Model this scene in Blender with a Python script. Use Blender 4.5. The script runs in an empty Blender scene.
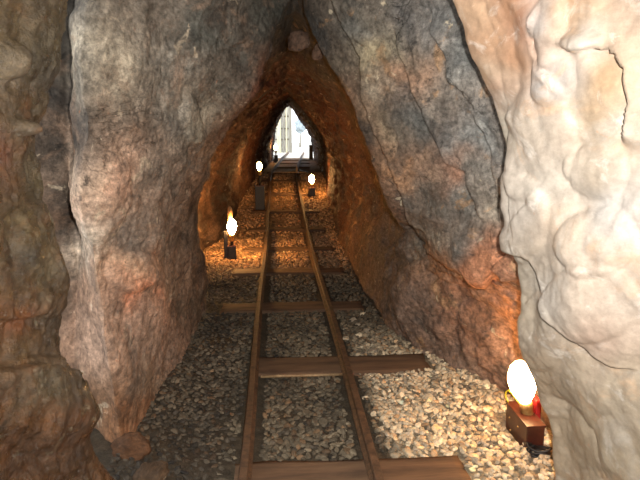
import bpy, bmesh, math, random
import numpy as np
from mathutils import Vector, Matrix, Euler
random.seed(7); rng = np.random.default_rng(11)
scn = bpy.context.scene
COL = scn.collection

# ------------------------------------------------------------------ camera
F = 600.0
CAM = np.array([-0.14, 0.0, 1.60])
TH = math.atan(110 / F); PSI = math.atan(43 / F * math.cos(TH))
cd = bpy.data.cameras.new('camera'); cam = bpy.data.objects.new('camera', cd); COL.objects.link(cam)
cam.location = CAM; cam.rotation_euler = (math.pi / 2 - TH, 0, -PSI)
cd.sensor_width = 36; cd.lens = F / 640 * 36; cd.clip_start = .02; cd.clip_end = 200
scn.camera = cam
R = np.array(Euler((math.pi / 2 - TH, 0, -PSI)).to_matrix())

def proj(P):                                   # world -> photo pixel and depth
    q = (np.asarray(P, float) - CAM) @ R
    d = np.maximum(-q[..., 2], .05)
    return 320 + F * q[..., 0] / d, 240 - F * q[..., 1] / d, -q[..., 2]

def ray(px, py):
    return R @ np.array([(px - 320) / F, (240 - py) / F, -1.0])

def at_y(px, py, Y):                           # point of the sight line at distance Y down the tunnel
    d = ray(px, py); return CAM + d * (Y / d[1])

def on_z(px, py, z):
    d = ray(px, py); return CAM + d * ((z - CAM[2]) / d[2])

# ------------------------------------------------------------------ noise
_perm = rng.permutation(256)
def _h(i, j, k): return _perm[(_perm[(_perm[i & 255] + j) & 255] + k) & 255]
_g = rng.normal(size=(256, 3)); _g /= np.linalg.norm(_g, axis=1)[:, None]
_r3 = rng.random((256, 3))
def perlin(p):
    p = np.asarray(p, float); i = np.floor(p).astype(int); f = p - i
    u = f * f * f * (f * (f * 6 - 15) + 10); out = 0
    for a in (0, 1):
        for b in (0, 1):
            for c in (0, 1):
                g = _g[_h(i[:, 0] + a, i[:, 1] + b, i[:, 2] + c)]
                w = (u[:, 0] if a else 1 - u[:, 0]) * (u[:, 1] if b else 1 - u[:, 1]) * (u[:, 2] if c else 1 - u[:, 2])
                out = out + w * (g * (f - np.array([a, b, c]))).sum(1)
    return out * 1.5
def fbm(p, o=4, gain=.5):
    a = 1; s = 0; p = np.asarray(p, float)
    for n in range(o):
        s = s + a * perlin(p + n * 17.3); a *= gain; p = p * 2.03
    return s
def ridged(p, o=3):
    a = 1; s = 0; p = np.asarray(p, float)
    for n in range(o):
        s = s + a * (1 - np.abs(perlin(p + n * 9.1)) * 2); a *= .5; p = p * 2.1
    return s - .9
def worley(p):
    p = np.asarray(p, float); i = np.floor(p).astype(int)
    d1 = np.full(len(p), 9.); d2 = np.full(len(p), 9.); idn = np.zeros(len(p), int)
    for a in (-1, 0, 1):
        for b in (-1, 0, 1):
            for c in (-1, 0, 1):
                q = i + np.array([a, b, c]); h = _h(q[:, 0], q[:, 1], q[:, 2])
                d = np.linalg.norm(q + _r3[h] - p, axis=1)
                n = d < d1
                d2 = np.where(n, d1, np.minimum(d2, d)); idn = np.where(n, h, idn); d1 = np.where(n, d, d1)
    return d1, d2, idn
def sm(a, b, x):
    t = np.clip((x - a) / (b - a), 0, 1); return t * t * (3 - 2 * t)

# ------------------------------------------------------------------ objects
def tag(o, label=None, cat=None, group=None, kind=None):
    if label: o['label'] = label
    if cat: o['category'] = cat
    if group: o['group'] = group
    if kind: o['kind'] = kind
    return o
def link(name, me, mat=None, parent=None):
    o = bpy.data.objects.new(name, me); COL.objects.link(o)
    if mat and len(me.materials) == 0: me.materials.append(mat)
    if parent: o.parent = parent
    return o
def empty(name, loc, rz=0):
    o = bpy.data.objects.new(name, None); COL.objects.link(o)
    o.empty_display_size = .1; o.location = loc; o.rotation_euler = (0, 0, rz); return o
def mesh_np(name, V, Fc, cols=None, smooth=True):
    me = bpy.data.meshes.new(name)
    me.from_pydata(np.asarray(V).tolist(), [], np.asarray(Fc).tolist() if not isinstance(Fc, list) else Fc)
    if smooth: me.polygons.foreach_set('use_smooth', np.ones(len(me.polygons), bool))
    if cols is not None:
        at = me.color_attributes.new('Col', 'FLOAT_COLOR', 'POINT')
        c = np.ones((len(V), 4)); c[:, :3] = cols
        at.data.foreach_set('color', c.ravel())
    me.update(); return me
def bm_obj(name, bm, mat, parent=None, smooth=False):
    me = bpy.data.meshes.new(name); bm.to_mesh(me); bm.free()
    if smooth: me.polygons.foreach_set('use_smooth', np.ones(len(me.polygons), bool))
    return link(name, me, mat, parent)
def box_bm(c, s, bev=0, rot=None, bm=None, seg=2):
    bm = bm or bmesh.new()
    M = Matrix.Translation(c) @ (rot.to_matrix().to_4x4() if rot else Matrix.Identity(4)) @ Matrix.Diagonal((*s, 1))
    r = bmesh.ops.create_cube(bm, size=1, matrix=M)
    if bev:
        ed = list({e for v in r['verts'] for e in v.link_edges})
        bmesh.ops.bevel(bm, geom=ed, offset=bev, segments=seg, affect='EDGES', profile=.6)
    return bm
def tube_bm(pts, r, n=8, bm=None):
    bm = bm or bmesh.new(); pts = [Vector(p) for p in pts]; rings = []
    for i, p in enumerate(pts):
        t = (pts[min(i + 1, len(pts) - 1)] - pts[max(i - 1, 0)]).normalized()
        a = t.orthogonal().normalized() if i == 0 else (rings_a - t * rings_a.dot(t)).normalized()
        rings_a = a; b = t.cross(a); rr = r[i] if isinstance(r, (list, tuple)) else r
        rings.append([bm.verts.new(p + (a * math.cos(k * 2 * math.pi / n) + b * math.sin(k * 2 * math.pi / n)) * rr) for k in range(n)])
    for A, B in zip(rings, rings[1:]):
        for k in range(n): bm.faces.new((A[k], A[(k + 1) % n], B[(k + 1) % n], B[k]))
    bm.faces.new(rings[0][::-1]); bm.faces.new(rings[-1]); return bm
def spline(pts, n=8):
    pts = [Vector(p) for p in pts]; P = [pts[0] * 2 - pts[1]] + pts + [pts[-1] * 2 - pts[-2]]; out = []
    for i in range(1, len(P) - 2):
        for k in range(n):
            t = k / n; a, b, c, d = P[i - 1:i + 3]
            out.append(.5 * (2 * b + (c - a) * t + (2 * a - 5 * b + 4 * c - d) * t * t + (3 * b - a - 3 * c + d) * t ** 3))
    return out + [pts[-1]]
def lin(c): 
    c = np.asarray(c, float) / 255.; return np.where(c <= .04045, c / 12.92, ((c + .055) / 1.055) ** 2.4)

# ------------------------------------------------------------------ materials
def nodes(name):
    m = bpy.data.materials.new(name); m.use_nodes = True
    nt = m.node_tree; b = nt.nodes['Principled BSDF']; return m, nt, b
def noise(nt, scale, detail=6, rough=.6, vec=None, dist=0):
    n = nt.nodes.new('ShaderNodeTexNoise'); n.inputs['Scale'].default_value = scale
    n.inputs['Detail'].default_value = detail; n.inputs['Roughness'].default_value = rough; n.inputs['Distortion'].default_value = dist
    if vec: nt.links.new(vec, n.inputs['Vector'])
    return n.outputs['Fac']
def ramp(nt, fac, stops):
    r = nt.nodes.new('ShaderNodeValToRGB'); e = r.color_ramp.elements
    while len(e) < len(stops): e.new(.5)
    for el, (p, c) in zip(e, stops): el.position = p; el.color = (*c, 1) if len(c) == 3 else c
    nt.links.new(fac, r.inputs['Fac']); return r.outputs['Color']
def mix(nt, a, b, fac=1., mode='MIX'):
    n = nt.nodes.new('ShaderNodeMix'); n.data_type = 'RGBA'; n.blend_type = mode
    for s, v in ((n.inputs[6], a), (n.inputs[7], b), (n.inputs[0], fac)):
        if isinstance(v, bpy.types.NodeSocket): nt.links.new(v, s)
        elif isinstance(v, (int, float)): s.default_value = v
        else: s.default_value = (*v, 1)
    return n.outputs[2]
def bump(nt, b, hs):
    prev = None
    for h, st, ds in hs:
        n = nt.nodes.new('ShaderNodeBump'); n.inputs['Strength'].default_value = st; n.inputs['Distance'].default_value = ds
        nt.links.new(h, n.inputs['Height'])
        if prev: nt.links.new(prev, n.inputs['Normal'])
        prev = n.outputs['Normal']
    nt.links.new(prev, b.inputs['Normal'])
def g3(v): return (v, v, v)
def rock_mat(name, lo=.55, hi=1.4, tints=(), rough=(.7, .95), bm_=(.5, .01), stretch=(1, 1, 1), scale=7, spec=.3, cracks=0, speck=1):
    m, nt, b = nodes(name)
    tc = nt.nodes.new('ShaderNodeTexCoord'); mp = nt.nodes.new('ShaderNodeMapping'); mp.inputs['Scale'].default_value = stretch
    nt.links.new(tc.outputs['Object'], mp.inputs['Vector']); v = mp.outputs['Vector']
    at = nt.nodes.new('ShaderNodeAttribute'); at.attribute_name = 'Col'
    c = at.outputs['Color']
    for (tcol, sc, p0, p1, amt, dist) in tints:
        f = ramp(nt, noise(nt, sc, 8, .65, v, dist), [(p0, g3(0)), (p1, g3(amt))])
        c = mix(nt, c, lin(tcol), f)
    c = mix(nt, c, ramp(nt, noise(nt, scale, 10, .68, v, .6), [(.28, g3(lo)), (.5, g3(.97)), (.74, g3(hi))]), 1., 'MULTIPLY')
    c = mix(nt, c, ramp(nt, noise(nt, scale * 6, 8, .75, v), [(.32, g3(1 - .45 * speck)), (.5, g3(1)), (.68, g3(1 + .55 * speck))]), 1., 'MULTIPLY')
    hs = [(noise(nt, scale * 3, 8, .65, v, .4), bm_[0], bm_[1]), (noise(nt, scale * 14, 6, .75, v), bm_[0], bm_[1] * .45)]
    if cracks:
        for sc, wd in ((1.7, .006), (4.0, .006)):
            cr = ramp(nt, noise(nt, sc, 5, .62, v, 1.1), [(.5 - wd, g3(1)), (.5, g3(1 - cracks)), (.5 + wd, g3(1))])
            msk = ramp(nt, noise(nt, sc * .9, 2, .5, v), [(.54, g3(0)), (.62, g3(1))])
            cr = mix(nt, g3(1), cr, msk)
            c = mix(nt, c, cr, 1., 'MULTIPLY'); hs.append((cr, .8, .008))
    nt.links.new(c, b.inputs['Base Color'])
    rg = ramp(nt, noise(nt, scale * 2, 6, .6, v), [(.35, g3(rough[0])), (.65, g3(rough[1]))])
    nt.links.new(rg, b.inputs['Roughness']); b.inputs['Specular IOR Level'].default_value = spec
    bump(nt, b, hs)
    return m
def flat_mat(name, c1, c2, scale=30, rough=.7, metal=0, bs=.3, bd=.003, c3=None, stretch=(1, 1, 1), spec=.4):
    m, nt, b = nodes(name)
    tc = nt.nodes.new('ShaderNodeTexCoord'); mp = nt.nodes.new('ShaderNodeMapping'); mp.inputs['Scale'].default_value = stretch
    nt.links.new(tc.outputs['Object'], mp.inputs['Vector']); v = mp.outputs['Vector']
    st = [(.32, lin(c1)), (.66, lin(c2))] + ([(.8, lin(c3))] if c3 else [])
    f = noise(nt, scale, 8, .65, v, .3)
    nt.links.new(ramp(nt, f, st), b.inputs['Base Color'])
    b.inputs['Roughness'].default_value = rough; b.inputs['Metallic'].default_value = metal; b.inputs['Specular IOR Level'].default_value = spec
    bump(nt, b, [(noise(nt, scale * 2.5, 8, .7, v), bs, bd)]); return m

M = {}
M['pillar'] = rock_mat('pillar_rock', .5, 1.35, [((164, 130, 104), 2.6, .54, .66, .5, 1.2), ((74, 68, 62), 3.4, .55, .64, .6, 1.0), ((196, 178, 152), 9, .63, .66, .6, .8), ((48, 44, 40), 13, .64, .67, .6, .6), ((150, 92, 60), 7, .66, .69, .6, .8)], stretch=(1, .45, .9), bm_=(.9, .013), cracks=.4, speck=1.35)
M['slab'] = rock_mat('slab_rock', .55, 1.35, [((170, 134, 98), 5.2, .58, .64, .7, 1.0), ((74, 75, 74), 3.2, .52, .62, .55, .8), ((205, 190, 160), 12, .64, .67, .7, .8), ((56, 54, 52), 16, .62, .66, .6, .6)], stretch=(1, .5, .9), bm_=(.85, .011), cracks=.5, speck=1.35)
M['cream'] = rock_mat('cream_flowstone', .8, 1.12, [((206, 164, 124), 3.4, .56, .70, .55, 1.0), ((188, 180, 168), 5, .55, .68, .45, 1.0), ((244, 236, 224), 9, .58, .70, .4, .8), ((196, 150, 116), 14, .66, .69, .45, .6)], rough=(.42, .75), bm_=(.35, .008), scale=6, spec=.4, speck=.35, stretch=(1, .7, 1))
M['wet'] = rock_mat('wet_flowstone', .45, 1.5, [((120, 78, 45), 3.5, .52, .66, .6, 1.2), ((60, 56, 48), 4.3, .54, .66, .6, 1.0), ((150, 138, 112), 12, .62, .66, .5, .6)], rough=(.14, .5), bm_=(1.0, .016), scale=8, spec=.7, stretch=(1, .6, 1))

# ------------------------------------------------------------------ loft
def catmull(P, t):
    """P (n, ...) control values at 0..n-1, t array"""
    n = len(P); i = np.clip(np.floor(t).astype(int), 0, n - 2); f = t - i
    f = f.reshape(-1, *([1] * (P.ndim - 1)))
    a = P[np.clip(i - 1, 0, n - 1)]; b = P[i]; c = P[i + 1]; d = P[np.clip(i + 2, 0, n - 1)]
    return .5 * (2 * b + (c - a) * f + (2 * a - 5 * b + 4 * c - d) * f * f + (3 * b - a - 3 * c + d) * f ** 3)
def loft(rings, steps, ns, tension=.6):
    """rings: [(Y, [(x,z)...])], steps: rows per interval.  returns grid (ny, ns, 3)"""
    C = np.array([[(q[0], q[2] if len(q) > 2 else Y, q[1]) for q in pts] for Y, pts in rings], float)
    s = np.linspace(0, C.shape[1] - 1, ns)
    C = np.stack([catmull(c, s) for c in C])
    t = np.concatenate([i + np.arange(k) / k for i, k in enumerate(steps)] + [[len(rings) - 1]])
    cr = catmull(C, t)
    i = np.clip(np.floor(t).astype(int), 0, len(C) - 2); f = (t - i)[:, None, None]
    return tension * cr + (1 - tension) * (C[i] * (1 - f) + C[i + 1] * f)
def grid_normals(G, sign):
    du = np.gradient(G, axis=0); dv = np.gradient(G, axis=1)
    n = np.cross(du, dv) * sign; return n / np.maximum(np.linalg.norm(n, axis=-1, keepdims=True), 1e-9)
def grid_faces(a, b, flip=False):
    i = np.arange(a - 1)[:, None] * b + np.arange(b - 1)[None]
    q = np.stack([i, i + b, i + b + 1, i + 1], -1).reshape(-1, 4)
    return q[:, ::-1] if flip else q
def seg_dist(u, v, line):
    """signed distance in the picture to a traced line, and the share of its length"""
    L = np.array(line, float); best = np.full(len(u), 1e9); sg = np.ones(len(u)); arc = np.zeros(len(u))
    ln = np.linalg.norm(np.diff(L, axis=0), axis=1); cum = np.concatenate([[0], np.cumsum(ln)])
    for k in range(len(L) - 1):
        a, b = L[k], L[k + 1]; d = b - a
        t = np.clip(((u - a[0]) * d[0] + (v - a[1]) * d[1]) / (d @ d), 0, 1)
        dx = u - a[0] - t * d[0]; dy = v - a[1] - t * d[1]; dd = np.hypot(dx, dy); n = dd < best
        best = np.where(n, dd, best); sg = np.where(n, np.sign(d[0] * dy - d[1] * dx), sg); arc = np.where(n, cum[k] + t * ln[k], arc)
    return best, sg, arc, cum[-1]
def ledge(D, u, v, line, h, L=45, side=1, back=.35):
    d, s, a, tot = seg_dist(u, v, line)
    fade = np.clip(np.minimum(a, tot - a) / 14, 0, 1)
    s = np.tanh(s * side * d / .9)
    D += fade * np.where(s > 0, s * h * np.exp(-d / L), s * h * back * np.exp(-d / (L * .35)))
def bump_at(D, u, v, px, py, rx, ry, h, ang=0, p=1.0):
    ca, sa = math.cos(ang), math.sin(ang); dx, dy = u - px, v - py
    q = ((dx * ca + dy * sa) / rx) ** 2 + ((-dx * sa + dy * ca) / ry) ** 2
    D += h * np.sqrt(np.clip(1 - q, 0, 1)) ** p
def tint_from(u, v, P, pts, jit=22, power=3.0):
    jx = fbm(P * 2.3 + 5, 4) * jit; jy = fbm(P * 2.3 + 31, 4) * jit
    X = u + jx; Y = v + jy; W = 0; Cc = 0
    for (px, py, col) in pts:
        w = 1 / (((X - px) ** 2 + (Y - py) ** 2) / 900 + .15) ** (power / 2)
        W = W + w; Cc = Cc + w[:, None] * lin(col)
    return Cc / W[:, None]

def build_sheet(name, rings, steps, ns, sign, dispf, pts, mat, label, flip, jit=22, tension=.6, gain=1.0, inner=None):
    G = loft(rings, steps, ns, tension); ny = len(G)
    N = grid_normals(G, sign).reshape(-1, 3); P = G.reshape(-1, 3)
    u, v, d = proj(P); ok = d > .3
    u = np.where(ok, u, 5000); v = np.where(ok, v, 5000)
    D = dispf(P, u, v)
    V = P + N * D[:, None]
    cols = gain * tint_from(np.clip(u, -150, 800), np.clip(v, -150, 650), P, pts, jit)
    if inner is not None: cols = cols * (1 + sm(5.3, 6.6, P[:, 1])[:, None] * (np.array(inner) - 1)) * (1 - .4 * sm(12, 14.5, P[:, 1])[:, None])  # inner rock redder; the gloom deep in the tunnel is also put into its colour
    me = mesh_np(name, V, grid_faces(ny, ns, flip), cols)
    o = link(name, me, mat); tag(o, label, 'cave wall', kind='structure'); return o

def rise(Y):
    return np.interp(Y, [-9, 8, 9, 10, 11, 12, 13, 14, 16, 20, 24, 60], [0, 0, .03, .10, .22, .36, .47, .54, .58, .63, .66, .66])
def cx(Y):
    Y = np.asarray(Y, float); return .34 * np.clip((Y - 13.5) / 6.5, 0, 9) ** 1.25

# ------------------------------------------------------------------ left: pillar and the inner left wall
LR = [
 (2.90, [(-1.60,-.2,2.7),(-1.60,.4,2.8),(-1.6,.9),(-1.6,1.4),(-1.55,2.0),(-1.4,2.7),(-1.0,3.3),(.1,3.6)]),
 (3.30, [(-1.20,-.2,2.8),(-1.26,.4,3.1),(-1.30,.9),(-1.31,1.4),(-1.26,2.0),(-1.1,2.6),(-.6,3.1),(.1,3.5)]),
 (3.35, [(-1.12,-.2,2.8),(-1.2,.4,3.1),(-1.24,.9),(-1.25,1.4),(-1.2,2.0),(-1.05,2.5),(-.6,3.0),(.1,3.35)]),
 (2.90, [(-.96,-.2,2.75),(-1.0,.4,2.85),(-1.06,.9),(-1.06,1.4),(-1.02,2.0),(-.9,2.5),(-.5,3.0),(.1,3.3)]),
 (2.70, [(-.87,-.2),(-.92,.4),(-.965,.9),(-.965,1.4),(-.92,2.0),(-.8,2.5),(-.4,2.9),(.1,3.25)]),
 (2.88, [(-.85,-.2),(-.87,.4),(-.90,.9),(-.90,1.4),(-.84,2.0),(-.68,2.5),(-.3,2.9),(.1,3.2)]),
 (3.60, [(-.83,-.2),(-.83,.4),(-.83,.9),(-.78,1.4,3.45),(-.62,1.95,3.35),(-.44,2.35,3.3),(-.2,2.7,3.3),(.08,3.0,3.3)]),
 (4.60, [(-.82,-.2),(-.82,.4),(-.81,.86,4.4),(-.72,1.33,4.0),(-.51,1.8,3.8),(-.32,2.15,3.7),(-.14,2.48,3.7),(.05,2.8,3.7)]),
 (5.40, [(-.82,-.2),(-.82,.3),(-.81,.82,4.95),(-.67,1.26,4.5),(-.42,1.66,4.2),(-.24,1.94,4.02),(-.11,2.25,4.0),(.03,2.6,4.0)]),
 (5.65, [(-.95,-.2),(-.95,.3),(-.95,.8,5.25),(-.80,1.3,4.75),(-.54,1.76,4.45),(-.32,2.06,4.28),(-.14,2.34,4.3),(.03,2.58,4.35)]),
 (6.20, [(-1.18,-.2),(-1.2,.4),(-1.15,.85,5.9),(-.93,1.3,5.6),(-.66,1.75,5.4),(-.38,2.08,5.3),(-.17,2.3,5.3),(.03,2.5,5.3)]),
 (7.50, [(-1.24,-.2),(-1.25,.4),(-1.17,.85),(-.94,1.25),(-.65,1.65),(-.38,1.95),(-.2,2.15),(.02,2.3)]),
 (9.00, [(-.95,-.15),(-.98,.4),(-.95,.85),(-.85,1.25),(-.6,1.65),(-.36,1.95),(-.18,2.12),(.02,2.25)]),
 (11.0, [(-.85,.0),(-.88,.5),(-.82,.95),(-.7,1.35),(-.5,1.75),(-.28,2.05),(-.1,2.2),(.08,2.3)]),
 (13.0, [(-.68,.25),(-.7,.75),(-.65,1.15),(-.5,1.55),(-.3,1.92),(-.12,2.17),(.02,2.3),(.14,2.38)]),
 (16.0, [(-.5,.35),(-.5,.85),(-.45,1.25),(-.32,1.6),(-.15,1.95),(.02,2.2),(.13,2.33),(.24,2.4)]),
 (20.6, [(-.28,.45),(-.26,.9),(-.25,1.25),(-.2,1.62),(-.08,1.98),(.04,2.24),(.15,2.38),(.29,2.46)]),
 (21.2, [(-.50,.45),(-.5,.95),(-.5,1.35),(-.45,1.75),(-.4,2.2),(-.2,2.6),(0,2.8),(.3,3.1)]),
]
def dL(P, u, v):
    q = P * np.array([1, .5, .8]); far = sm(5.5, 8, P[:, 1])
    D = .05 * fbm(q * 2.2, 3) + .014 * fbm(q * 7, 4) + .004 * ridged(q * 11, 3)
    d1, d2, k = worley(q * 9 + fbm(q * 6, 3)[:, None] * .5)
    D += .010 * ((k % 17) / 17 - .5) * sm(0, .12, d2 - d1)
    D += .004 * fbm(P * 30, 3)
    D *= 1 - .35 * far * 0
    D += far * .05 * ridged(q * 3, 3)
    bump_at(D, u, v, 188, 118, 13, 24, .055)                      # knob high on the pillar
    bump_at(D, u, v, 135, 272, 24, 22, .05)
    bump_at(D, u, v, 100, 190, 28, 55, .03)
    bump_at(D, u, v, 118, 60, 40, 90, .03)
    ledge(D, u, v, [(122, 290), (135, 294), (148, 284), (155, 268)], .035, 25, -1)
    ledge(D, u, v, [(205, 130), (180, 170), (160, 225), (168, 260)], .026, 40, 1)
    ledge(D, u, v, [(262, 82), (232, 110), (214, 150), (205, 185)], .03, 30, 1)
    ledge(D, u, v, [(250, 40), (215, 50), (190, 90), (172, 140)], .028, 40, 1)
    return D
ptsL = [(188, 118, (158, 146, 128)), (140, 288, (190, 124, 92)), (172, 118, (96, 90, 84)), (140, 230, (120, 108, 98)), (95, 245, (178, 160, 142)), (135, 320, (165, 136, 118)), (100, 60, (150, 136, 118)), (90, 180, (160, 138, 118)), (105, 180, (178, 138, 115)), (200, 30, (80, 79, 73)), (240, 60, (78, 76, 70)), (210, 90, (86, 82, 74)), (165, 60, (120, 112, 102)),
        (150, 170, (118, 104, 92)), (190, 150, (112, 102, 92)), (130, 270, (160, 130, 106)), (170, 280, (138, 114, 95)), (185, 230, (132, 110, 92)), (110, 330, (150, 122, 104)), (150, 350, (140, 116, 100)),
        (95, 400, (112, 82, 60)), (130, 420, (120, 82, 55)), (150, 390, (125, 105, 88)), (58, 20, (44, 40, 36)), (58, 60, (44, 40, 36)), (56, 110, (40, 36, 33)), (56, 160, (42, 38, 34)), (58, 220, (44, 38, 34)), (62, 290, (60, 50, 42)), (200, 300, (110, 92, 76)), (280, 20, (66, 66, 60)),  # darkest tones put the shade of the left crevice into the colour
        (215, 160, (140, 108, 82)), (200, 190, (132, 102, 80)), (235, 115, (125, 98, 76)), (225, 200, (92, 64, 46)), (245, 150, (104, 62, 42)), (265, 100, (122, 66, 42)), (255, 130, (90, 54, 36)), (275, 75, (118, 72, 50)), (262, 160, (84, 52, 36)), (285, 95, (60, 42, 32)), (268, 120, (50, 38, 30)), (275, 30, (62, 58, 52)), (284, 48, (66, 60, 52)), (278, 62, (74, 62, 52)), (262, 108, (60, 40, 30)), (225, 225, (62, 46, 36)), (210, 240, (58, 44, 34)), (212, 205, (62, 48, 38))]  # dark tones behind the left lamp and around the exit are painted shade
LSTEP = [10, 8, 16, 16, 24, 62, 66, 46, 20, 20, 34, 28, 30, 26, 30, 36, 8]
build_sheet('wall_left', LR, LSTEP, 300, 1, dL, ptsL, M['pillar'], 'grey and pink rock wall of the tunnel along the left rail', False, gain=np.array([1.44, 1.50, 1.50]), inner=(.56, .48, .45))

# ------------------------------------------------------------------ right: grey slab, brown lower wall, inner right wall
RR = [
 (2.05, [(1.70,-.2),(1.65,.4),(1.6,.85),(1.6,1.0),(1.5,1.5),(1.3,2.0),(1.0,2.6),(.05,3.55)]),
 (2.35, [(1.45,-.2),(1.36,.4),(1.12,.85),(.98,1.0),(.95,1.5),(.82,2.0),(.55,2.6),(.0,3.3)]),
 (2.65, [(1.36,-.2),(1.27,.4),(1.04,.84),(.90,.99),(.87,1.5),(.74,2.0),(.45,2.55),(.0,3.2)]),
 (3.00, [(1.28,-.2),(1.2,.4),(.98,.82),(.83,.95,2.95),(.83,1.45,2.85),(.70,1.97,2.8),(.41,2.52,2.8),(.0,3.1,2.85)]),
 (3.40, [(1.19,-.2),(1.09,.4),(.92,.80),(.77,.93,3.3),(.78,1.42,3.05),(.64,1.94,3.0),(.36,2.48,3.0),(.0,3.05,3.1)]),
 (3.80, [(1.06,-.2),(.97,.4),(.90,.82),(.755,.96,3.65),(.71,1.4,3.3),(.55,1.9,3.25),(.3,2.4,3.3),(.0,2.95,3.4)]),
 (4.20, [(.86,-.2),(.82,.4),(.86,.82),(.74,.98,3.85),(.62,1.36,3.52),(.45,1.85,3.5),(.21,2.28,3.6),(-.01,2.8,3.7)]),
 (4.85, [(.74,-.2),(.75,.4),(.80,.78,4.45),(.65,.96,4.1),(.50,1.28,3.8),(.32,1.77,3.8),(.11,2.13,3.9),(-.03,2.6,4.0)]),
 (5.20, [(.72,-.2),(.80,.4),(.88,.78,4.75),(.80,1.03,4.4),(.64,1.4,4.1),(.44,1.86,4.08),(.2,2.2,4.15),(-.02,2.58,4.3)]),
 (6.00, [(.68,-.2),(.80,.4),(.92,.8),(.88,1.1,5.6),(.72,1.48,5.3),(.52,1.88,5.2),(.22,2.22,5.2),(-.02,2.5,5.3)]),
 (7.50, [(.72,-.2),(.80,.4),(.88,.8),(.85,1.1),(.72,1.5),(.5,1.85),(.22,2.12),(-.02,2.3)]),
 (9.00, [(.76,-.12),(.82,.4),(.85,.8),(.8,1.15),(.66,1.5),(.46,1.83),(.22,2.08),(-.02,2.25)]),
 (11.0, [(.82,.0),(.86,.5),(.86,.9),(.8,1.3),(.66,1.6),(.46,1.9),(.25,2.13),(.03,2.3)]),
 (13.0, [(.9,.25),(.92,.7),(.92,1.1),(.85,1.45),(.7,1.75),(.5,2.0),(.3,2.22),(.1,2.38)]),
 (16.0, [(1.0,.35),(1.02,.8),(1.0,1.2),(.92,1.5),(.76,1.8),(.56,2.05),(.38,2.25),(.2,2.4)]),
 (20.6, [(1.1,.45),(1.08,.9),(1.05,1.2),(.95,1.45),(.8,1.7),(.62,1.98),(.44,2.25),(.25,2.44)]),
 (21.2, [(1.4,.45),(1.4,.95),(1.35,1.3),(1.3,1.6),(1.2,2.0),(1.0,2.4),(.7,2.8),(.2,3.1)]),
]
def dR(P, u, v):
    q = P * np.array([1, .5, .85]); far = sm(5.2, 7.5, P[:, 1])
    low = sm(1.0, .8, P[:, 2]) * (1 - far)
    D = .035 * fbm(q * 2.0 + 40, 4) + .009 * fbm(q * 8 + 3, 4) + .003 * fbm(P * 30 + 8, 3)
    d1, d2, k = worley(q * 6.5 + fbm(q * 5, 3)[:, None] * .6 + 7)
    D += .014 * ((k % 13) / 13 - .5) * sm(0, .1, d2 - d1)
    D += low * (.04 * fbm(q * 4 + 70, 4) + .008 * ridged(q * 9, 3))
    D += far * (.05 * ridged(q * 3 + 20, 3) + .02 * fbm(q * 6, 3))
    ledge(D, u, v, [(335, -20), (340, 10), (355, 35), (365, 55), (367, 95), (375, 120), (390, 155), (400, 185), (410, 215), (424, 235)], .06, 70, -1)
    ledge(D, u, v, [(395, 30), (405, 55), (422, 100), (447, 145), (452, 162), (470, 172), (475, 200), (482, 220), (490, 222)], .036, 50, -1)
    ledge(D, u, v, [(432, 10), (437, 30), (451, 50), (455, 75), (472, 95), (485, 105), (485, 120), (500, 150), (502, 190), (500, 230)], .03, 45, -1)
    ledge(D, u, v, [(418, 226), (424, 231), (436, 264), (458, 271), (477, 278), (493, 275), (497, 267), (510, 277), (522, 280)], .04, 40, -1)
    ledge(D, u, v, [(405, 215), (418, 250), (430, 270), (450, 280), (470, 290), (490, 310), (516, 335)], .02, 30, -1)
    ledge(D, u, v, [(450, 75), (465, 82), (480, 95)], .03, 18, -1)
    bump_at(D, u, v, 420, 305, 40, 45, .05)
    bump_at(D, u, v, 470, 340, 35, 40, .03)
    bump_at(D, u, v, 488, 264, 16, 12, .02)
    return D
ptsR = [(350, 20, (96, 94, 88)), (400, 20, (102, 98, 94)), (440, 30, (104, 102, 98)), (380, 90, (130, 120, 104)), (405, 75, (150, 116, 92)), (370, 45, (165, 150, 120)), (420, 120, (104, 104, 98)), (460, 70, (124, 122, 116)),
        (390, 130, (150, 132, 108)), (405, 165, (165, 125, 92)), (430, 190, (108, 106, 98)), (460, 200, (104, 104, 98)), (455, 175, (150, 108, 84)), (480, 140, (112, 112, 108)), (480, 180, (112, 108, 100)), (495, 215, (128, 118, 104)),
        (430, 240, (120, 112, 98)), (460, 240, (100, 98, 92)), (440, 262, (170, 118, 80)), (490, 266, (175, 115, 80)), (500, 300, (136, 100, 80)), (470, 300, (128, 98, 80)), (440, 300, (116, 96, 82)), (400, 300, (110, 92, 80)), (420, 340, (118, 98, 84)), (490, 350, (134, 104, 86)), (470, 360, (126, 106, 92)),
        (395, 235, (98, 82, 70)), (385, 260, (94, 78, 66)), (400, 200, (116, 90, 72)), (360, 200, (104, 78, 60)), (370, 150, (112, 80, 60)), (345, 110, (120, 76, 54)), (330, 130, (116, 66, 42)), (318, 110, (92, 56, 40)), (305, 80, (108, 66, 46)), (330, 180, (100, 60, 40)), (345, 230, (104, 76, 58)), (300, 90, (60, 44, 34)), (318, 140, (52, 38, 30)), (300, 20, (64, 60, 54)), (305, 45, (72, 64, 56)), (318, 62, (78, 66, 56)), (312, 96, (78, 52, 40)), (385, 230, (100, 86, 74)), (365, 240, (100, 84, 70)), (320, 165, (60, 42, 32)),  # darkest tones here paint the shade ringing the exit
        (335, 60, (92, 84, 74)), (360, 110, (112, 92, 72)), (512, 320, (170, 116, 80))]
RSTEP = [14, 26, 34, 36, 34, 34, 46, 30, 30, 30, 26, 28, 26, 28, 34, 8]
build_sheet('wall_right', RR, RSTEP, 320, -1, dR, ptsR, M['slab'], 'cracked grey rock slab and brown lower wall along the right side of the tunnel', True, gain=np.array([1.36, 1.38, 1.38]), inner=(.66, .56, .52))

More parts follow.
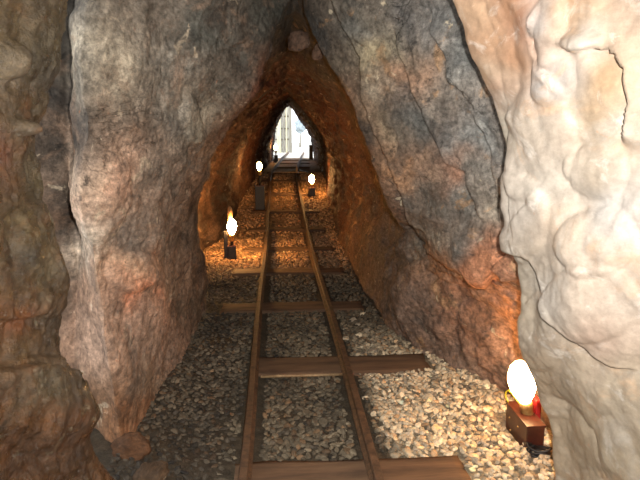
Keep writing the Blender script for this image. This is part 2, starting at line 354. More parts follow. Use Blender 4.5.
# ------------------------------------------------------------------ near right: cream flowstone
e = [(1.03,-.2),(1.0,.2),(.97,.45),(.83,.74),(.80,.98),(.76,1.25),(.69,1.6),(.50,2.05),(.3,2.6),(.0,3.25)]
off = lambda ring, dx: [(x + dx * (1 if i < 8 else .4), z) for i, (x, z) in enumerate(ring)]
CR = [
 (-1.6, [(1.2,-.2),(1.2,.2),(1.2,.45),(1.2,.78),(1.2,.98),(1.2,1.25),(1.15,1.6),(1.0,2.05),(.6,2.7),(.0,3.4)]),
 (.30, [(1.2,-.2),(1.18,.2),(1.15,.45),(1.12,.78),(1.1,.98),(1.08,1.25),(1.05,1.6),(.95,2.05),(.6,2.7),(.0,3.4)]),
 (1.0, [(1.2,-.2),(1.15,.2),(1.12,.45),(1.08,.78),(1.05,.98),(1.0,1.25),(.97,1.6),(.88,2.05),(.55,2.7),(.0,3.4)]),
 (1.5, [(1.15,-.2),(1.1,.2),(1.06,.45),(1.0,.78),(.96,.98),(.92,1.25),(.87,1.6),(.75,2.05),(.45,2.65),(.0,3.35)]),
 (1.9, [(1.08,-.2),(1.02,.2),(.98,.45),(.90,.78),(.86,.98),(.81,1.25),(.76,1.6),(.62,2.05),(.38,2.6),(.0,3.3)]),
 (2.12, off(e, .025)), (2.20, e), (2.26, off(e, .04)), (2.31, off(e, .16)), (2.36, off(e, .4)), (2.38, off(e, .85)),
]
def dC(P, u, v):
    q = P * np.array([1, 1, .9])
    D = .035 * fbm(q * 2.4 + 90, 3)
    d1, d2, k = worley(q * 4.2 + fbm(q * 3, 3)[:, None] * .5 + 3)
    D += .03 * (np.sqrt(np.clip(1 - (d1 / 1.0) ** 2, 0, 1)) - .6)
    d1, d2, k = worley(q * 10 + fbm(q * 6, 2)[:, None] * .5 + 13)
    D += .005 * (np.sqrt(np.clip(1 - (d1 / 1.0) ** 2, 0, 1)) - .5)
    D += .0035 * fbm(P * 22, 4)
    ledge(D, u, v, [(498, 232), (502, 238), (513, 250), (537, 255), (548, 280), (559, 312), (580, 334), (594, 347), (613, 364), (635, 372)], .032, 45, -1)
    ledge(D, u, v, [(580, 56), (585, 47), (600, 45), (625, 52), (635, 65), (637, 100), (630, 130), (622, 142)], .045, 28, -1, .9)
    ledge(D, u, v, [(548, 0), (540, 40), (548, 62), (566, 75), (575, 100)], .02, 22, 1)
    ledge(D, u, v, [(512, 100), (515, 150), (525, 190), (520, 230)], .02, 30, -1)
    D += .022 * (np.sqrt(np.clip(1 - (worley(P * 11 + 2)[0] / .95) ** 2, 0, 1)) - .5) * sm(120, 70, v) * sm(556, 530, u)
    bump_at(D, u, v, 556, 25, 16, 42, .03); bump_at(D, u, v, 560, 75, 20, 28, .03)
    bump_at(D, u, v, 590, 38, 22, 11, .035); bump_at(D, u, v, 525, 215, 34, 48, .04)
    bump_at(D, u, v, 545, 140, 36, 60, .03); bump_at(D, u, v, 600, 170, 30, 30, .025)
    bump_at(D, u, v, 605, 240, 40, 34, .03); bump_at(D, u, v, 600, 300, 46, 40, .03); bump_at(D, u, v, 545, 330, 26, 40, .02)
    return D
ptsC = [(475, 15, (224, 184, 146)), (495, 40, (218, 172, 132)), (500, 70, (228, 196, 162)), (530, 20, (204, 142, 102)), (520, 50, (212, 158, 116)), (515, 5, (214, 160, 120)), (580, 5, (212, 168, 126)), (550, 20, (214, 208, 200)), (555, 75, (206, 200, 192)), (575, 20, (214, 178, 140)), (600, 15, (216, 182, 148)), (630, 20, (212, 186, 160)), (590, 38, (232, 222, 206)),
        (610, 80, (212, 176, 134)), (600, 110, (218, 188, 152)), (620, 125, (210, 196, 176)), (570, 110, (228, 210, 188)), (530, 120, (222, 204, 182)), (520, 170, (226, 210, 190)), (550, 180, (232, 218, 198)), (600, 170, (226, 206, 180)), (525, 220, (228, 214, 196)), (570, 230, (226, 200, 172)), (610, 200, (240, 232, 220)), (630, 210, (238, 226, 212)),
        (500, 85, (216, 180, 152)), (495, 130, (190, 180, 160)), (515, 270, (190, 176, 154)), (530, 310, (200, 182, 156)), (555, 300, (212, 200, 184)), (600, 280, (230, 208, 184)), (630, 300, (228, 208, 186)), (580, 370, (212, 192, 164)), (540, 370, (198, 174, 144)), (620, 400, (220, 200, 172)), (570, 440, (204, 182, 152)), (625, 455, (216, 194, 162)), (600, 420, (214, 192, 160)), (600, 340, (222, 192, 168))]
build_sheet('wall_right_near', CR, [8, 14, 40, 60, 34, 14, 12, 12, 10, 8], 340, -1, dC, ptsC, M['cream'], 'cream coloured lumpy flowstone bulging in at the right, closest to the lamp box', True, jit=16, gain=np.array([.60, .60, .61]))

# ------------------------------------------------------------------ near left: wet brown flowstone
e2 = [(-.66,-.2),(-.76,.2),(-.845,.4),(-.925,.8),(-.94,1.0),(-.93,1.3),(-.91,1.6),(-.84,2.05),(-.55,2.6),(.1,3.3)]
WR = [
 (-1.6, [(-1.1,-.2),(-1.1,.2),(-1.1,.4),(-1.1,.8),(-1.1,1.0),(-1.1,1.3),(-1.1,1.6),(-1.0,2.05),(-.6,2.7),(.1,3.4)]),
 (.30, [(-.95,-.2),(-.98,.2),(-1.0,.4),(-1.0,.8),(-1.0,1.0),(-1.0,1.3),(-1.0,1.6),(-.95,2.05),(-.6,2.7),(.1,3.4)]),
 (1.1, [(-.84,-.2),(-.9,.2),(-.93,.4),(-.96,.8),(-.97,1.0),(-.97,1.3),(-.96,1.6),(-.9,2.05),(-.6,2.65),(.1,3.35)]),
 (1.6, [(-.76,-.2),(-.82,.2),(-.87,.4),(-.94,.8),(-.95,1.0),(-.94,1.3),(-.93,1.6),(-.87,2.05),(-.58,2.6),(.1,3.3)]),
 (2.05, off(e2, -.01)), (2.15, off(e2, -.02)), (2.22, off(e2, -.07)), (2.27, off(e2, -.2)), (2.30, off(e2, -.45)), (2.31, off(e2, -.85)),
]
def dW(P, u, v):
    q = P * np.array([1, 1, .7])
    D = .05 * fbm(q * 2.2 + 50, 3)
    d1, d2, k = worley(q * 5.5 + fbm(q * 4, 3)[:, None] * .6 + 23)
    D += .035 * (np.sqrt(np.clip(1 - (d1 / 1.0) ** 2, 0, 1)) - .6)
    D += .010 * ridged(q * 7 + fbm(q * 5, 2)[:, None] * .6, 3) + .007 * fbm(P * 26, 4)
    bump_at(D, u, v, 4, 60, 12, 20, .06); bump_at(D, u, v, 18, 126, 12, 8, .05); bump_at(D, u, v, 40, 30, 25, 60, .03)
    bump_at(D, u, v, 35, 405, 60, 50, .05); bump_at(D, u, v, 40, 260, 30, 60, .04)
    ledge(D, u, v, [(-20, 320), (15, 320), (35, 315), (50, 290)], .022, 22, -1)
    ledge(D, u, v, [(-20, 372), (20, 365), (55, 372), (80, 395), (88, 430)], .028, 30, 1)
    ledge(D, u, v, [(-10, 428), (25, 440), (45, 465), (60, 490)], .02, 30, -1)
    ledge(D, u, v, [(35, 120), (25, 150), (12, 180), (5, 220)], .04, 30, 1)
    return D
ptsW = [(10, 30, (104, 84, 58)), (40, 40, (98, 84, 62)), (60, 60, (66, 60, 52)), (20, 100, (92, 72, 50)), (5, 60, (120, 102, 80)), (45, 120, (92, 78, 56)), (18, 125, (128, 110, 88)), (3, 150, (130, 74, 52)), (6, 172, (124, 84, 54)), (20, 150, (98, 80, 56)), (26, 170, (100, 84, 60)), (40, 170, (100, 88, 66)), (55, 200, (78, 66, 52)), (20, 220, (112, 92, 62)),
        (30, 270, (112, 96, 72)), (55, 280, (100, 78, 56)), (15, 322, (138, 78, 42)), (15, 300, (106, 88, 64)), (40, 325, (104, 80, 56)), (20, 345, (106, 84, 58)), (60, 340, (96, 76, 56)), (35, 400, (116, 98, 74)), (70, 400, (92, 76, 60)), (20, 440, (96, 66, 42)), (60, 450, (96, 68, 48)), (100, 450, (104, 72, 46))]
build_sheet('wall_left_near', WR, [8, 16, 50, 50, 20, 14, 12, 10, 8], 320, 1, dW, ptsW, M['wet'], 'wet brown wrinkled flowstone at the left, closer than the pink pillar', False, jit=16, gain=np.array([.76, .80, .80]))

# ------------------------------------------------------------------ ceiling and the rock behind the camera
def plain_sheet(name, f, us, vs, mat, label, col, cat, amp=.05):
    U, Vv = np.meshgrid(us, vs, indexing='ij'); P = np.stack(f(U.ravel(), Vv.ravel()), 1)
    P[:, 2] += amp * fbm(P * 3, 4)
    cols = np.tile(lin(col), (len(P), 1))
    o = link(name, mesh_np(name, P, grid_faces(len(us), len(vs)), cols), mat); return tag(o, label, cat, kind='structure')
plain_sheet('ceiling', lambda a, b: (a + .03, b, np.interp(b, [-2, 2, 3, 3.7, 4, 4.4, 5.3, 6.2, 7.5, 9, 13, 16, 21.2], [3.5, 3.4, 3.15, 2.9, 2.74, 2.7, 2.6, 2.52, 2.42, 2.37, 2.5, 2.54, 2.75]) - 1.1 * np.abs(a)), np.linspace(-.4, .4, 25), np.linspace(-1.7, 21.2, 260), M['slab'],
            'dark rock roof closing the narrow cleft above the track', (84, 74, 66), 'cave roof', .02)
plain_sheet('wall_back', lambda a, b: (a, np.full_like(a, -1.5) + .1 * np.sin(a * 4 + b * 3), b), np.linspace(-1.6, 1.6, 40), np.linspace(-.3, 3.6, 50), M['slab'],
            'rock closing the cave behind the camera', (120, 104, 88), 'cave wall', .0)

# ------------------------------------------------------------------ floor
def floor_z(x, Y):
    z = rise(Y)
    P = np.stack([x, Y, np.zeros_like(x)], -1).reshape(-1, 3)
    n = fbm(P * 3 + 3, 3).reshape(np.shape(x))
    far = np.abs(x - cx(Y))
    z = z + .012 * n * sm(.3, .6, far) + .05 * sm(.55, 1.15, x) * sm(4.6, 3.2, Y) + .09 * sm(-.5, -.95, x) * sm(5, 3, Y)
    return z
fx = np.concatenate([np.linspace(-1.7, -.3, 70), np.linspace(-.28, .28, 28), np.linspace(.3, 1.7, 70)])
fy = np.concatenate([np.linspace(-1.6, 2.2, 40), np.linspace(2.22, 7, 240), np.linspace(7.03, 21.3, 260)])
FX, FY = np.meshgrid(fx, fy, indexing='ij'); FZ = floor_z(FX, FY)
P = np.stack([FX, FY, FZ], -1).reshape(-1, 3)
P[:, 2] += .006 * fbm(P * 25, 3) - .006 + .016 * (fbm(P * 4 + 9, 3) * .7 + .55 + .4 * sm(-.3, -.45, P[:, 0])) * sm(.40, .25, P[:, 0]) * sm(6.5, 5.0, P[:, 1])
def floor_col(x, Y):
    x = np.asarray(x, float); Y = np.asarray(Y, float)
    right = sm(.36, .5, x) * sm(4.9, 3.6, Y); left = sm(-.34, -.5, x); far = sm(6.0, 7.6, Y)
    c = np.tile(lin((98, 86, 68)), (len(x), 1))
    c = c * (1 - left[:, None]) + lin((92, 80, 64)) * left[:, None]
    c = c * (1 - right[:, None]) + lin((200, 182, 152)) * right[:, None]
    return c * (1 - far[:, None]) + lin((176, 138, 98)) * far[:, None]  # far floor brighter and warmer: lamp glow put into the colour
fm = rock_mat('trodden_grit', .5, 1.4, [((84, 66, 48), 2.2, .5, .66, .6, .8)], scale=16, bm_=(.8, .012))
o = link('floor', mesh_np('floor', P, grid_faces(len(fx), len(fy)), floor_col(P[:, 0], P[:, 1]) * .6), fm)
tag(o, 'trodden gritty floor of the tunnel under gravel and track', 'floor', kind='structure')

# ------------------------------------------------------------------ rails, sleepers, bars
rail_m = flat_mat('rusty_rail', (62, 46, 34), (112, 82, 58), 22, .66, .1, .5, .003, (160, 112, 70))
def rail_profile():
    h = .085
    return [(-.030, 0), (.030, 0), (.030, .010), (.008, .020), (.007, .055), (.019, .064), (.020, .078), (.016, h), (-.016, h), (-.020, .078), (-.019, .064), (-.007, .055), (-.008, .020), (-.030, .010)]
def make_rail(sx, label):
    pr = rail_profile(); Ys = np.concatenate([np.arange(-1.2, 13, .25), np.arange(13, 24.2, .3)])
    V, Fc = [], []; n = len(pr)
    for i, Y in enumerate(Ys):
        x0 = float(cx(Y)) + (-.313 if sx < 0 else .294); z0 = float(rise(Y)) + .022
        x0 += .006 * math.sin(Y * 1.3 + sx * 2)
        for (a, b) in pr: V.append((x0 + a, Y, z0 + b))
        if i:
            for k in range(n):
                a = (i - 1) * n; b = i * n; Fc.append((a + k, b + k, b + (k + 1) % n, a + (k + 1) % n))
    Fc.append(tuple(range(n))); Fc.append(tuple((len(Ys) - 1) * n + k for k in range(n))[::-1])
    o = link('steel_rail', mesh_np('steel_rail', V, Fc, smooth=False), rail_m)
    tag(o, label, 'rail', 'rails of the narrow track'); return o
make_rail(-1, 'left rusty steel rail, on the side of the pink rock pillar')
make_rail(1, 'right rusty steel rail, on the side of the pale lit gravel')

wood = flat_mat('weathered_wood', (74, 55, 41), (128, 97, 70), 7, .85, 0, .5, .004, (156, 120, 90), stretch=(.25, 1.6, 1))
sl = [(2.53, .30, -.36, .73), (3.89, .31, -.34, .88), (5.28, .28, -.66, .62), (6.70, .28, -.66, .60), (8.00, .26, -.6, .6), (9.35, .26, -.6, .6), (10.6, .26, -.6, .6), (11.9, .26, -.5, .6), (13.3, .28, -.5, .62), (14.9, .26, -.45, .6), (16.5, .26, -.4, .6), (18.2, .3, -.4, .6), (19.8, .4, -.4, .6)]
names = ['wooden sleeper at the lower edge of the picture, ending by the lit gravel', 'second wooden sleeper along the track, pale flat plank with a thin bar before it', 'third wooden sleeper along the track from the near end',
         'fourth wooden sleeper along the track, its left end glowing by the second lamp', 'fifth wooden sleeper from the near end, in orange light past the left lamp', 'sixth wooden sleeper from the near end of the track', 'seventh wooden sleeper from the near end of the track',
         'eighth wooden sleeper, lit between the two small far lamps', 'ninth wooden sleeper, under the crossbar of the far track', 'tenth wooden sleeper, just past the far crossbar', 'eleventh wooden sleeper on the bend of the far track', 'twelfth wooden sleeper, on the bend near the cave mouth', 'last wooden sleeper inside the cave mouth, on the lit step']
for i, ((Y, w, a, b), lb) in enumerate(zip(sl, names)):
    c = float(cx(Y)); z = float(rise(Y)); bm = bmesh.new()
    bmesh.ops.create_cube(bm, size=1, matrix=Matrix.Translation(((a + b) / 2, 0, -.038)) @ Matrix.Diagonal((b - a, w, .12, 1)))
    bmesh.ops.subdivide_edges(bm, edges=[e_ for e_ in bm.edges if abs((e_.verts[0].co - e_.verts[1].co).x) > .3], cuts=24, use_grid_fill=True)
    bmesh.ops.subdivide_edges(bm, edges=[e_ for e_ in bm.edges if abs((e_.verts[0].co - e_.verts[1].co).y) > w * .6], cuts=7, use_grid_fill=True)
    pp = np.array([v.co[:] for v in bm.verts]); n1 = fbm(pp * np.array([3, 14, 6]) + i * 7, 3)
    for v, n in zip(bm.verts, n1):
        edge = min(abs(abs(v.co.y) - w / 2), 1) < .004 or abs(v.co.x - a) < .004 or abs(v.co.x - b) < .004
        v.co.z += .004 * n - (.007 if edge and v.co.z > 0 else 0)
        if edge: v.co.y += .010 * n; v.co.x += .012 * n if (abs(v.co.x - a) < .01 or abs(v.co.x - b) < .01) else 0
    o = bm_obj('railway_sleeper', bm, wood, smooth=True); o.location = (c, Y, z); o.rotation_euler = (0, 0, random.uniform(-.02, .02))
    tag(o, lb, 'sleeper', 'wooden sleepers under the rails')
bar_m = flat_mat('pale_bar', (120, 92, 62), (176, 146, 108), 30, .6, .2)
o = bm_obj('tie_bar', tube_bm([(-.265, 3.66, .037), (-.1, 3.665, .036), (.1, 3.66, .037), (.265, 3.665, .036)], .010, 8), bar_m, smooth=True)
tag(o, 'thin pale bar lying across between the rails before the second sleeper', 'bar')
zb = float(rise(13.8)) + .13; ycb = 13.8
root = empty('track_crossbar', (0, ycb, float(rise(ycb)) + .107)); tag(root, 'thin metal crossbar over both rails beyond the two small lamps', 'bar')
bm_obj('bar', tube_bm([(-.24, 0, .014), (.1, 0, .016), (.52, 0, .014)], .014, 8), bar_m, root, True)
bm_obj('upright_pin', tube_bm([(.30, -.005, .0), (.30, -.005, .10), (.295, -.005, .17)], [.026, .022, .008], 8), bar_m, root, True)

# ------------------------------------------------------------------ gravel
def ico(sub):
    bm = bmesh.new(); bmesh.ops.create_icosphere(bm, subdivisions=sub, radius=1)
    V = np.array([v.co[:] for v in bm.verts]); Fc = np.array([[v.index for v in f.verts] for f in bm.faces]); bm.free(); return V, Fc
I1, I2 = ico(1), ico(2)
def stone_shape(V, seed):
    r = np.random.default_rng(seed); W = V.copy()
    for _ in range(9):                                    # knock flats off, as broken stone has
        n = r.normal(size=3); n /= np.linalg.norm(n); d = r.uniform(.55, .85)
        s = W @ n; W = np.where((s > d)[:, None], W - np.outer(s - d, n), W)
    W *= 1 + .06 * fbm(V * 1.7 + seed * 3.1, 2)[:, None]
    return W * np.array([1.15, .9, .62]) * r.uniform(.85, 1.15, 3)
SH2 = [stone_shape(I2[0], s) for s in range(12)]; SH1 = [stone_shape(I1[0], s + 50) for s in range(12)]
def inside_walls(x, Y):
    lo = np.interp(Y, [2, 2.2, 2.4, 2.6, 5.4, 5.7, 7.5, 9, 11, 13, 16, 21], [-.8, -.84, -.95, -.92, -.86, -1.1, -1.2, -.96, -.86, -.7, -.5, -.3])
    hi = np.interp(Y, [2, 2.3, 2.4, 3.0, 3.4, 3.8, 4.2, 4.85, 5.9, 7.5, 9, 11, 13, 16, 21], [1.02, 1.0, 1.28, 1.24, 1.17, 1.05, .85, .74, .69, .73, .77, .83, .9, 1, 1.1])
    return (x > lo) & (x < hi)
def free_of_track(x, Y, m=.02):
    r = np.abs(np.abs(x - cx(Y)) - .3) > .045 + m; ok = r
    for (sy, w, a, b) in sl:
        c = cx(sy); ok = ok & ~((np.abs(Y - sy) < w / 2 + m * .6) & (x > a + c - m) & (x < b + c + m))
    ok = ok & ~((x > 1.03) & (x < 1.17) & (Y > 2.68) & (Y < 3.03))
    return ok
def scatter(y0, y1, cell, jit=.38):
    gx, gy = np.meshgrid(np.arange(-1.15, 1.4, cell), np.arange(y0, y1, cell), indexing='ij')
    gx = gx + (np.arange(gx.shape[1]) % 2)[None] * cell / 2
    x = gx.ravel() + rng.uniform(-jit, jit, gx.size) * cell; y = gy.ravel() + rng.uniform(-jit, jit, gx.size) * cell
    k = inside_walls(x, y) & free_of_track(x, y); return x[k], y[k]
x1, y1 = scatter(2.0, 5.2, .033); s1 = rng.uniform(.013, .024, len(x1)) * np.where(rng.random(len(x1)) < .06, 1.5, 1)
x1b, y1b = scatter(2.0, 5.2, .05); s1b = rng.uniform(.012, .022, len(x1b))
x2, y2 = scatter(5.2, 9.0, .042); s2 = rng.uniform(.014, .026, len(x2))
x3, y3 = scatter(9.0, 15.0, .06); s3 = rng.uniform(.014, .03, len(x3))
def stone_cols(x, Y, n):
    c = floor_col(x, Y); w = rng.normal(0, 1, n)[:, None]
    c = c * np.clip(1 + .33 * w, .35, 1.9)
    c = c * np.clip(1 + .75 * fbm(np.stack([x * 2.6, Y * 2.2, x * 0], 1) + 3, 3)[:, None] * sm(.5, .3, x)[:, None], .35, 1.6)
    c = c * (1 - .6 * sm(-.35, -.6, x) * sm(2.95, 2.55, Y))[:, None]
    hue = rng.random(n)[:, None]
    c = np.where(hue < .12, c * np.array([1.08, .86, .70]), c); c = np.where(hue > .9, c * np.array([.62, .62, .66]), c); return np.clip(c, .01, .85)
allx = np.concatenate([x1, x1b, x2, x3]); ally = np.concatenate([y1, y1b, y2, y3]); alls = np.concatenate([s1, s1b, s2, s3])
lay = np.concatenate([np.zeros(len(x1)), np.ones(len(x1b)), np.zeros(len(x2) + len(x3))])
allz = floor_z(allx, ally) + np.where(lay > 0, .016, .004)
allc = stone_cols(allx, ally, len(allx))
# the 300 stones that show largest stand as objects of their own
Pp = np.stack([allx, ally, allz], 1); u, v, d = proj(Pp)
size = alls / d * F
vis = (u > 135) & (u < 548) & (v < 476) & (lay == 0) & (ally > 2.3) & ((allx < .98) | (ally > 2.78)) & ((u > 150) | (v < 455)) 
score = np.where(vis, size, 0)
order = np.argsort(-score); pick = []; taken = np.zeros((0, 3))
for i in order:
    if len(pick) >= 300 or score[i] <= 0: break
    if len(taken) and np.min(np.hypot(taken[:, 0] - allx[i], taken[:, 1] - ally[i]) - 1.05 * (taken[:, 2] + alls[i])) < 0: continue
    pick.append(i); taken = np.vstack([taken, [allx[i], ally[i], alls[i]]])
is_p = np.zeros(len(allx), bool); is_p[pick] = True
for i in range(len(allx)):          # leave no heap stone standing in a picked one
    if lay[i] > 0 and np.min(np.hypot(taken[:, 0] - allx[i], taken[:, 1] - ally[i])) < .03: is_p[i] = True
gm, nt, b = nodes('gravel_stone_surface')
at = nt.nodes.new('ShaderNodeAttribute'); at.attribute_name = 'Col'
tc = nt.nodes.new('ShaderNodeTexCoord')
c = mix(nt, at.outputs['Color'], ramp(nt, noise(nt, 60, 6, .7, tc.outputs['Object']), [(.3, g3(.6)), (.7, g3(1.3))]), 1., 'MULTIPLY')
nt.links.new(c, b.inputs['Base Color']); b.inputs['Roughness'].default_value = .8
bump(nt, b, [(noise(nt, 140, 5, .7, tc.outputs['Object']), .4, .003)])
Vs, Fs, Cs = [], [], []; base = 0
for i in np.nonzero(~is_p)[0]:
    near = ally[i] < 5.2
    S = (SH2 if near else SH1)[i % 12]; Fc = (I2 if near else I1)[1]
    e3 = Euler((random.uniform(-.6, .6), random.uniform(-.6, .6), random.uniform(0, 6.28))).to_matrix()
    W = (S * alls[i]) @ np.array(e3).T + np.array([allx[i], ally[i], allz[i]])
    Vs.append(W); Fs.append(Fc + base); Cs.append(np.tile(allc[i], (len(W), 1))); base += len(W)
o = link('gravel_bed', mesh_np('gravel_bed', np.vstack(Vs), np.vstack(Fs), np.vstack(Cs), smooth=False), gm)
tag(o, 'bed of countless small gravel stones between and beside the rails', 'gravel', kind='stuff')
zones = {0: ('pale gravel stone in the lit patch right of the right rail', 'pale stones right of the track'),
         1: ('grey gravel stone lying between the two rails', 'grey stones between the rails'),
         2: ('brown gravel stone on the floor left of the left rail', 'brown stones left of the track')}
cache = {}
for n, i in enumerate(pick):
    z = 0 if allx[i] > .3 else (2 if allx[i] < -.3 else 1); sh = n % 6; tone = (n // 6) % 5; key = (z, sh, tone)
    if key not in cache:
        cc = allc[i]; cache[key] = mesh_np('gravel_stone', SH2[sh] * .02, I2[1], np.tile(cc, (len(I2[0]), 1)), smooth=False); cache[key].materials.append(gm)
    o = bpy.data.objects.new('gravel_stone', cache[key]); COL.objects.link(o)
    o.location = (allx[i], ally[i], allz[i] + .003); o.scale = [alls[i] / .02] * 3
    o.rotation_euler = (random.uniform(-.4, .4), random.uniform(-.4, .4), random.uniform(0, 6.28))
    tag(o, zones[z][0], 'stone', zones[z][1])

# ------------------------------------------------------------------ loose rocks
def rock(name, loc, r, sc, seed, col, label, cat, mat, soft=.1):
    V, Fc = ico(4); W = stone_shape(ico(4)[0], seed) / np.array([1.15, .9, .62])
    W = (W * (1 - soft) + soft * V * .8) * (1 + .12 * fbm(V * 2 + seed, 4)[:, None]) * r * np.array(sc)
    o = link(name, mesh_np(name, W, Fc, np.tile(lin(col), (len(W), 1))), mat); o.location = loc
    o.rotation_euler = (random.uniform(-.3, .3), random.uniform(-.3, .3), random.uniform(0, 6)); tag(o, label, cat); return o
rock('wedged_boulder', at_y(298, 41, 4.45), .085, (1.1, 1, 1.15), 3, (104, 80, 64), 'larger brown boulder wedged in the cleft above the tunnel arch', 'boulder', M['pillar'], .5)
rock('wedged_boulder', at_y(318, 53, 4.22), .055, (1, 1, 1.3), 5, (108, 82, 64), 'smaller brown boulder wedged under the slab edge above the arch', 'boulder', M['pillar'], .5)
p = on_z(127, 428, .1)
rock('fallen_rock', (-.86, 2.68, .08), .09, (.8, 1.1, 1.1), 8, (96, 66, 44), 'brown fallen rock leaning at the foot of the pink pillar', 'rock', M['pillar'])
rock('fallen_rock', (-.72, 2.50, .08), .085, (1.1, .9, .7), 9, (84, 64, 46), 'dark lumpy fallen rock in the lower left corner of the gravel', 'rock', M['pillar'])
rock('fallen_rock', (-.56, 2.42, .03), .06, (1.3, 1, .6), 12, (60, 54, 46), 'flat dark fallen rock near the left rail at the lower edge', 'rock', M['pillar'])

# ------------------------------------------------------------------ lamps
box_m = flat_mat('brown_lacquered_box', (48, 20, 15), (76, 36, 25), 18, .38, 0, .15, .002, spec=.5)
dark_m = flat_mat('black_plastic', (18, 16, 15), (40, 36, 34), 30, .5)
sock_m = flat_mat('brass_socket', (150, 110, 60), (196, 160, 100), 30, .45, .4)
red_m = flat_mat('red_plastic', (120, 22, 26), (165, 36, 36), 20, .45)
wire_m = flat_mat('yellow_green_wire', (120, 120, 30), (180, 170, 50), 60, .5)
post_m = flat_mat('pale_post', (150, 112, 74), (190, 150, 104), 20, .8)
def bulb_mat(s, c=(1, .52, .17)):
    m, nt, b = nodes('glowing_bulb'); b.inputs['Base Color'].default_value = (.9, .8, .6, 1)
    b.inputs['Emission Color'].default_value = (*c, 1); b.inputs['Emission Strength'].default_value = s; return m
def lathe(prof, n=20):
    bm = bmesh.new(); rings = []
    for r, z in prof: rings.append([bm.verts.new((r * math.cos(k * 2 * math.pi / n), r * math.sin(k * 2 * math.pi / n), z)) for k in range(n)])
    for A, B in zip(rings, rings[1:]):
        for k in range(n): bm.faces.new((A[k], A[(k + 1) % n], B[(k + 1) % n], B[k]))
    bm.faces.new(rings[0][::-1]); bm.faces.new(rings[-1]); return bm
BULB = [(.022, 0), (.028, .02), (.045, .045), (.060, .08), (.066, .12), (.060, .16), (.044, .195), (.022, .215), (.004, .222)]
def lamp(loc, rz, label, s, tilt=(0, 0), bulb_z=.21, box=(.09, .26, .14), scale=1., near=False, post=False, shade=False):
    t = empty('tunnel_lamp', loc, rz); tag(t, label, 'lamp', 'electric lamps along the rails')
    bx = bm_obj('junction_box', box_bm((0, 0, box[2] / 2), box, .008), box_m if near else dark_m, t); bx['label'] = 'dark brown lamp box' if near else 'black lamp box'
    bm_obj('box_lid', box_bm((0, 0, box[2] + .003), (box[0] + .008, box[1] + .008, .012), .003), box_m, bx)
    rot = Euler((tilt[0], tilt[1], 0))
    def place(o, off=(0, 0, 0)): o.location = off; o.rotation_euler = rot; return o
    so = place(bm_obj('socket', lathe([(.026, -.075), (.03, -.07), (.03, -.02), (.034, -.015), (.034, .004), (.026, .012)], 16), sock_m, t, True), (.0, 0, bulb_z))
    bu = place(bm_obj('bulb', lathe([(r * scale, z * scale) for r, z in BULB], 18), bulb_mat(s, (1, .60, .26) if near else (1, .52, .17)), t, True), (.0, 0, bulb_z)); bu['label'] = 'glowing bulb'
    if near:
        br = bm_obj('red_bracket', box_bm((.062, .02, .11), (.03, .07, .25), .008), red_m, t); br['label'] = 'red bracket behind the bulb'
        cb = bmesh.new()
        for k in range(3):
            pts = [(.05 * math.cos(a + k) - .0, -.175 + .035 * math.sin(a + k * .7), -.0 + .035 + .018 * k + .008 * math.sin(a * 2)) for a in np.linspace(0, 5.6, 8)]
            tube_bm(spline(pts, 5), .007, 6, cb)
        box_bm((.01, -.165, .05), (.05, .035, .035), .004, bm=cb)
        cb_o = bm_obj('cable', cb, dark_m, t, True); cb_o['label'] = 'black tangled cable and plug'
        w = bm_obj('wire', tube_bm(spline([(-.03, .12, .14), (-.055, .13, .2), (-.05, .1, .24), (-.02, .03, .2), (0, 0, .17)], 6), .004, 6), wire_m, t, True); w['label'] = 'yellow green wire'
        sc_ = bmesh.new()
        for (y, z) in ((.08, .10), (-.03, .105), (.06, .04)):
            bmesh.ops.create_uvsphere(sc_, u_segments=8, v_segments=6, radius=.005, matrix=Matrix.Translation((-.047, y, z)))
        o = bm_obj('screw', sc_, sock_m, bx, True)
    else:
        bm_obj('cable', tube_bm(spline([(-.04, .0, .04), (-.075, .03, .10), (-.07, .05, .02), (-.09, .1, .0)], 6), .008, 6), dark_m, t, True)
        if bulb_z - .08 > box[2]:
            bm_obj('stem', tube_bm([(0, 0, box[2]), (0, 0, bulb_z - .07)], .02, 10), dark_m, t, True)
    if post:
        bm_obj('back_post', box_bm((-.075, .03, .17), (.05, .05, .36), .006), dark_m, t)
        bm_obj('upper_stub', lathe([(.018, .0), (.03, .03), (.034, .09), (.028, .15), (.012, .18)], 12), post_m, t, True).location = (-.012, .045, bulb_z + .18)
    return t
S0 = 46
zf = float(floor_z(np.array([1.09]), np.array([2.86]))[0])
lamp((1.10, 2.76, zf - .025), 0, 'nearest glowing lamp on a brown box, beside the cream rock', S0, (0.0, -.22), .215, near=True, scale=1.06, box=(.09, .27, .155))
def far_lamp(px, py, Y, rz, label, s, **kw):
    x = at_y(px, py, Y)[0]; z = float(floor_z(np.array([x]), np.array([Y]))[0])
    return lamp((x, Y, z), rz, label, s * 2.0, **kw)
far_lamp(232, 250, 7.5, .1, 'glowing lamp on the left under a pale stub, second from the near end', S0 * 3, post=True, box=(.10, .12, .16), bulb_z=.30, tilt=(0, .06), scale=.92)
far_lamp(260, 200, 10.8, 0, 'small far glowing lamp left of the rails on a tall dark box', S0 * .9, box=(.17, .2, .42), bulb_z=.68, scale=.75)
far_lamp(312, 194, 11.7, 0, 'small far glowing lamp right of the rails', S0 * 2.0, box=(.12, .12, .16), bulb_z=.24, scale=.85, tilt=(0, -.06))
far_lamp(276, 160, 18.6, 0, 'farthest lamp, at the left edge of the bright cave mouth', S0 * 1.0, box=(.12, .12, .22), bulb_z=.36, scale=.9)

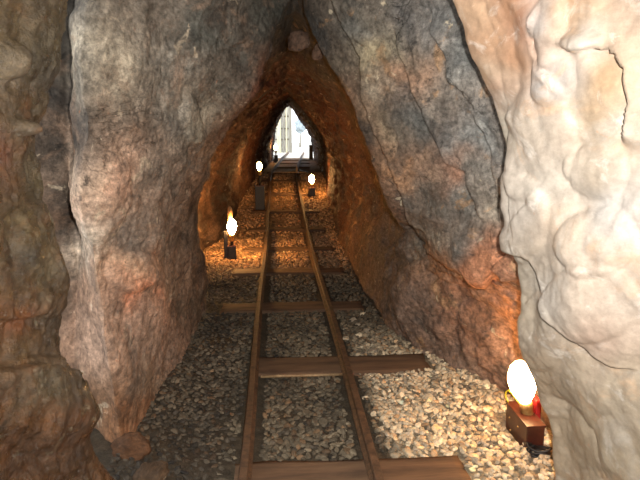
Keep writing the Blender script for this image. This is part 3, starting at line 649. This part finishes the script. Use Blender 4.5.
# ------------------------------------------------------------------ outside the cave mouth
pale = flat_mat('pale_render', (214, 214, 210), (236, 236, 230), 2, .9, 0, .1, .003)
gr_m = flat_mat('pale_yard', (176, 172, 164), (206, 202, 194), 5, .9)
g = link('ground_outside', mesh_np('ground_outside', [(-9, 21.25, .62), (9, 21.25, .62), (9, 45, .66), (-9, 45, .66)], [[0, 1, 2, 3]]), gr_m)
tag(g, 'pale sunlit yard outside the cave mouth', 'yard', kind='structure')
grey_wood = flat_mat('grey_timber', (110, 106, 98), (150, 144, 132), 6, .85, stretch=(3, 3, .4))
yel_wood = flat_mat('pale_timber', (190, 176, 140), (222, 210, 176), 6, .85, stretch=(3, 3, .4))
sh = empty('timber_shelter', (at_y(284, 150, 25.5)[0], 25.5, .66)); tag(sh, 'timber framed shelter with grey posts standing outside the cave mouth', 'shelter')
x0 = sh.location.x
for px, w, m in ((273, .07, grey_wood), (279, .16, yel_wood), (283.5, .07, grey_wood), (290.5, .13, grey_wood), (286.5, .05, yel_wood)):
    bm_obj('post', box_bm((at_y(px, 140, 25.5)[0] - x0, 0, 1.25), (w, .1, 2.5), .01), m, sh)
for z in (.55, 1.0, 1.5):
    bm_obj('rail_board', box_bm((at_y(281, 140, 25.5)[0] - x0, .06, z), (.75, .03, .05), .005), grey_wood, sh)
bm_obj('wall_panel', box_bm((at_y(281, 140, 25.5)[0] - x0, .12, 1.25), (.72, .04, 2.5), .005), pale, sh)
bm_obj('eave_board', box_bm((at_y(284, 140, 25.5)[0] - x0, -.1, 2.52), (1.1, .5, .06), .01), grey_wood, sh)
leaf = flat_mat('hazy_leaves', (120, 132, 140), (168, 178, 184), 3, .9)
tr = empty('distant_tree', (at_y(300, 140, 34)[0], 34, .66)); tag(tr, 'hazy blue grey tree beyond the yard, seen right of the shelter', 'tree')
V, Fc = ico(4)
W = V * (1 + .3 * fbm(V * 2.5 + 4, 4)[:, None]) * np.array([.30, .30, .38]) + np.array([0, 0, 1.15])
link('crown', mesh_np('crown', W, Fc), leaf, tr)
bm_obj('trunk', tube_bm([(0, 0, 0), (.02, 0, .5), (0, 0, 1.0)], [.06, .05, .03], 8), grey_wood, tr, True)
k = at_y(311, 150, 20.2)
o = bm_obj('wooden_stub_post', box_bm((0, 0, .24), (.12, .14, .48), .015), flat_mat('dark_timber', (48, 40, 34), (84, 72, 58), 8, .85), None)
o.location = (float(k[0]), 20.2, float(rise(20.2))); tag(o, 'short dark post standing at the right edge of the cave mouth', 'post')

w = bpy.data.worlds.new('sky'); scn.world = w; w.use_nodes = True
bg = w.node_tree.nodes['Background']; bg.inputs[0].default_value = (.93, .97, 1, 1); bg.inputs[1].default_value = 3.5

# ------------------------------------------------------------------ the flash on the camera
ld = bpy.data.lights.new('camera_flash', 'SPOT'); ld.energy = 470; ld.spot_size = math.radians(108); ld.spot_blend = 1; ld.shadow_soft_size = .018; ld.color = (1, .98, .95)
lo = bpy.data.objects.new('camera_flash', ld); COL.objects.link(lo)
Rm = Euler((math.pi / 2 - TH, 0, -PSI)).to_matrix()
lo.location = Vector(CAM) + Rm @ Vector((.075, .055, 0)); lo.rotation_euler = (math.pi / 2 - TH + math.radians(4), 0, -PSI - math.radians(2))

vs = scn.view_settings; vs.view_transform = 'Standard'; vs.look = 'None'; vs.gamma = 1; vs.use_curve_mapping = False; vs.exposure = 0
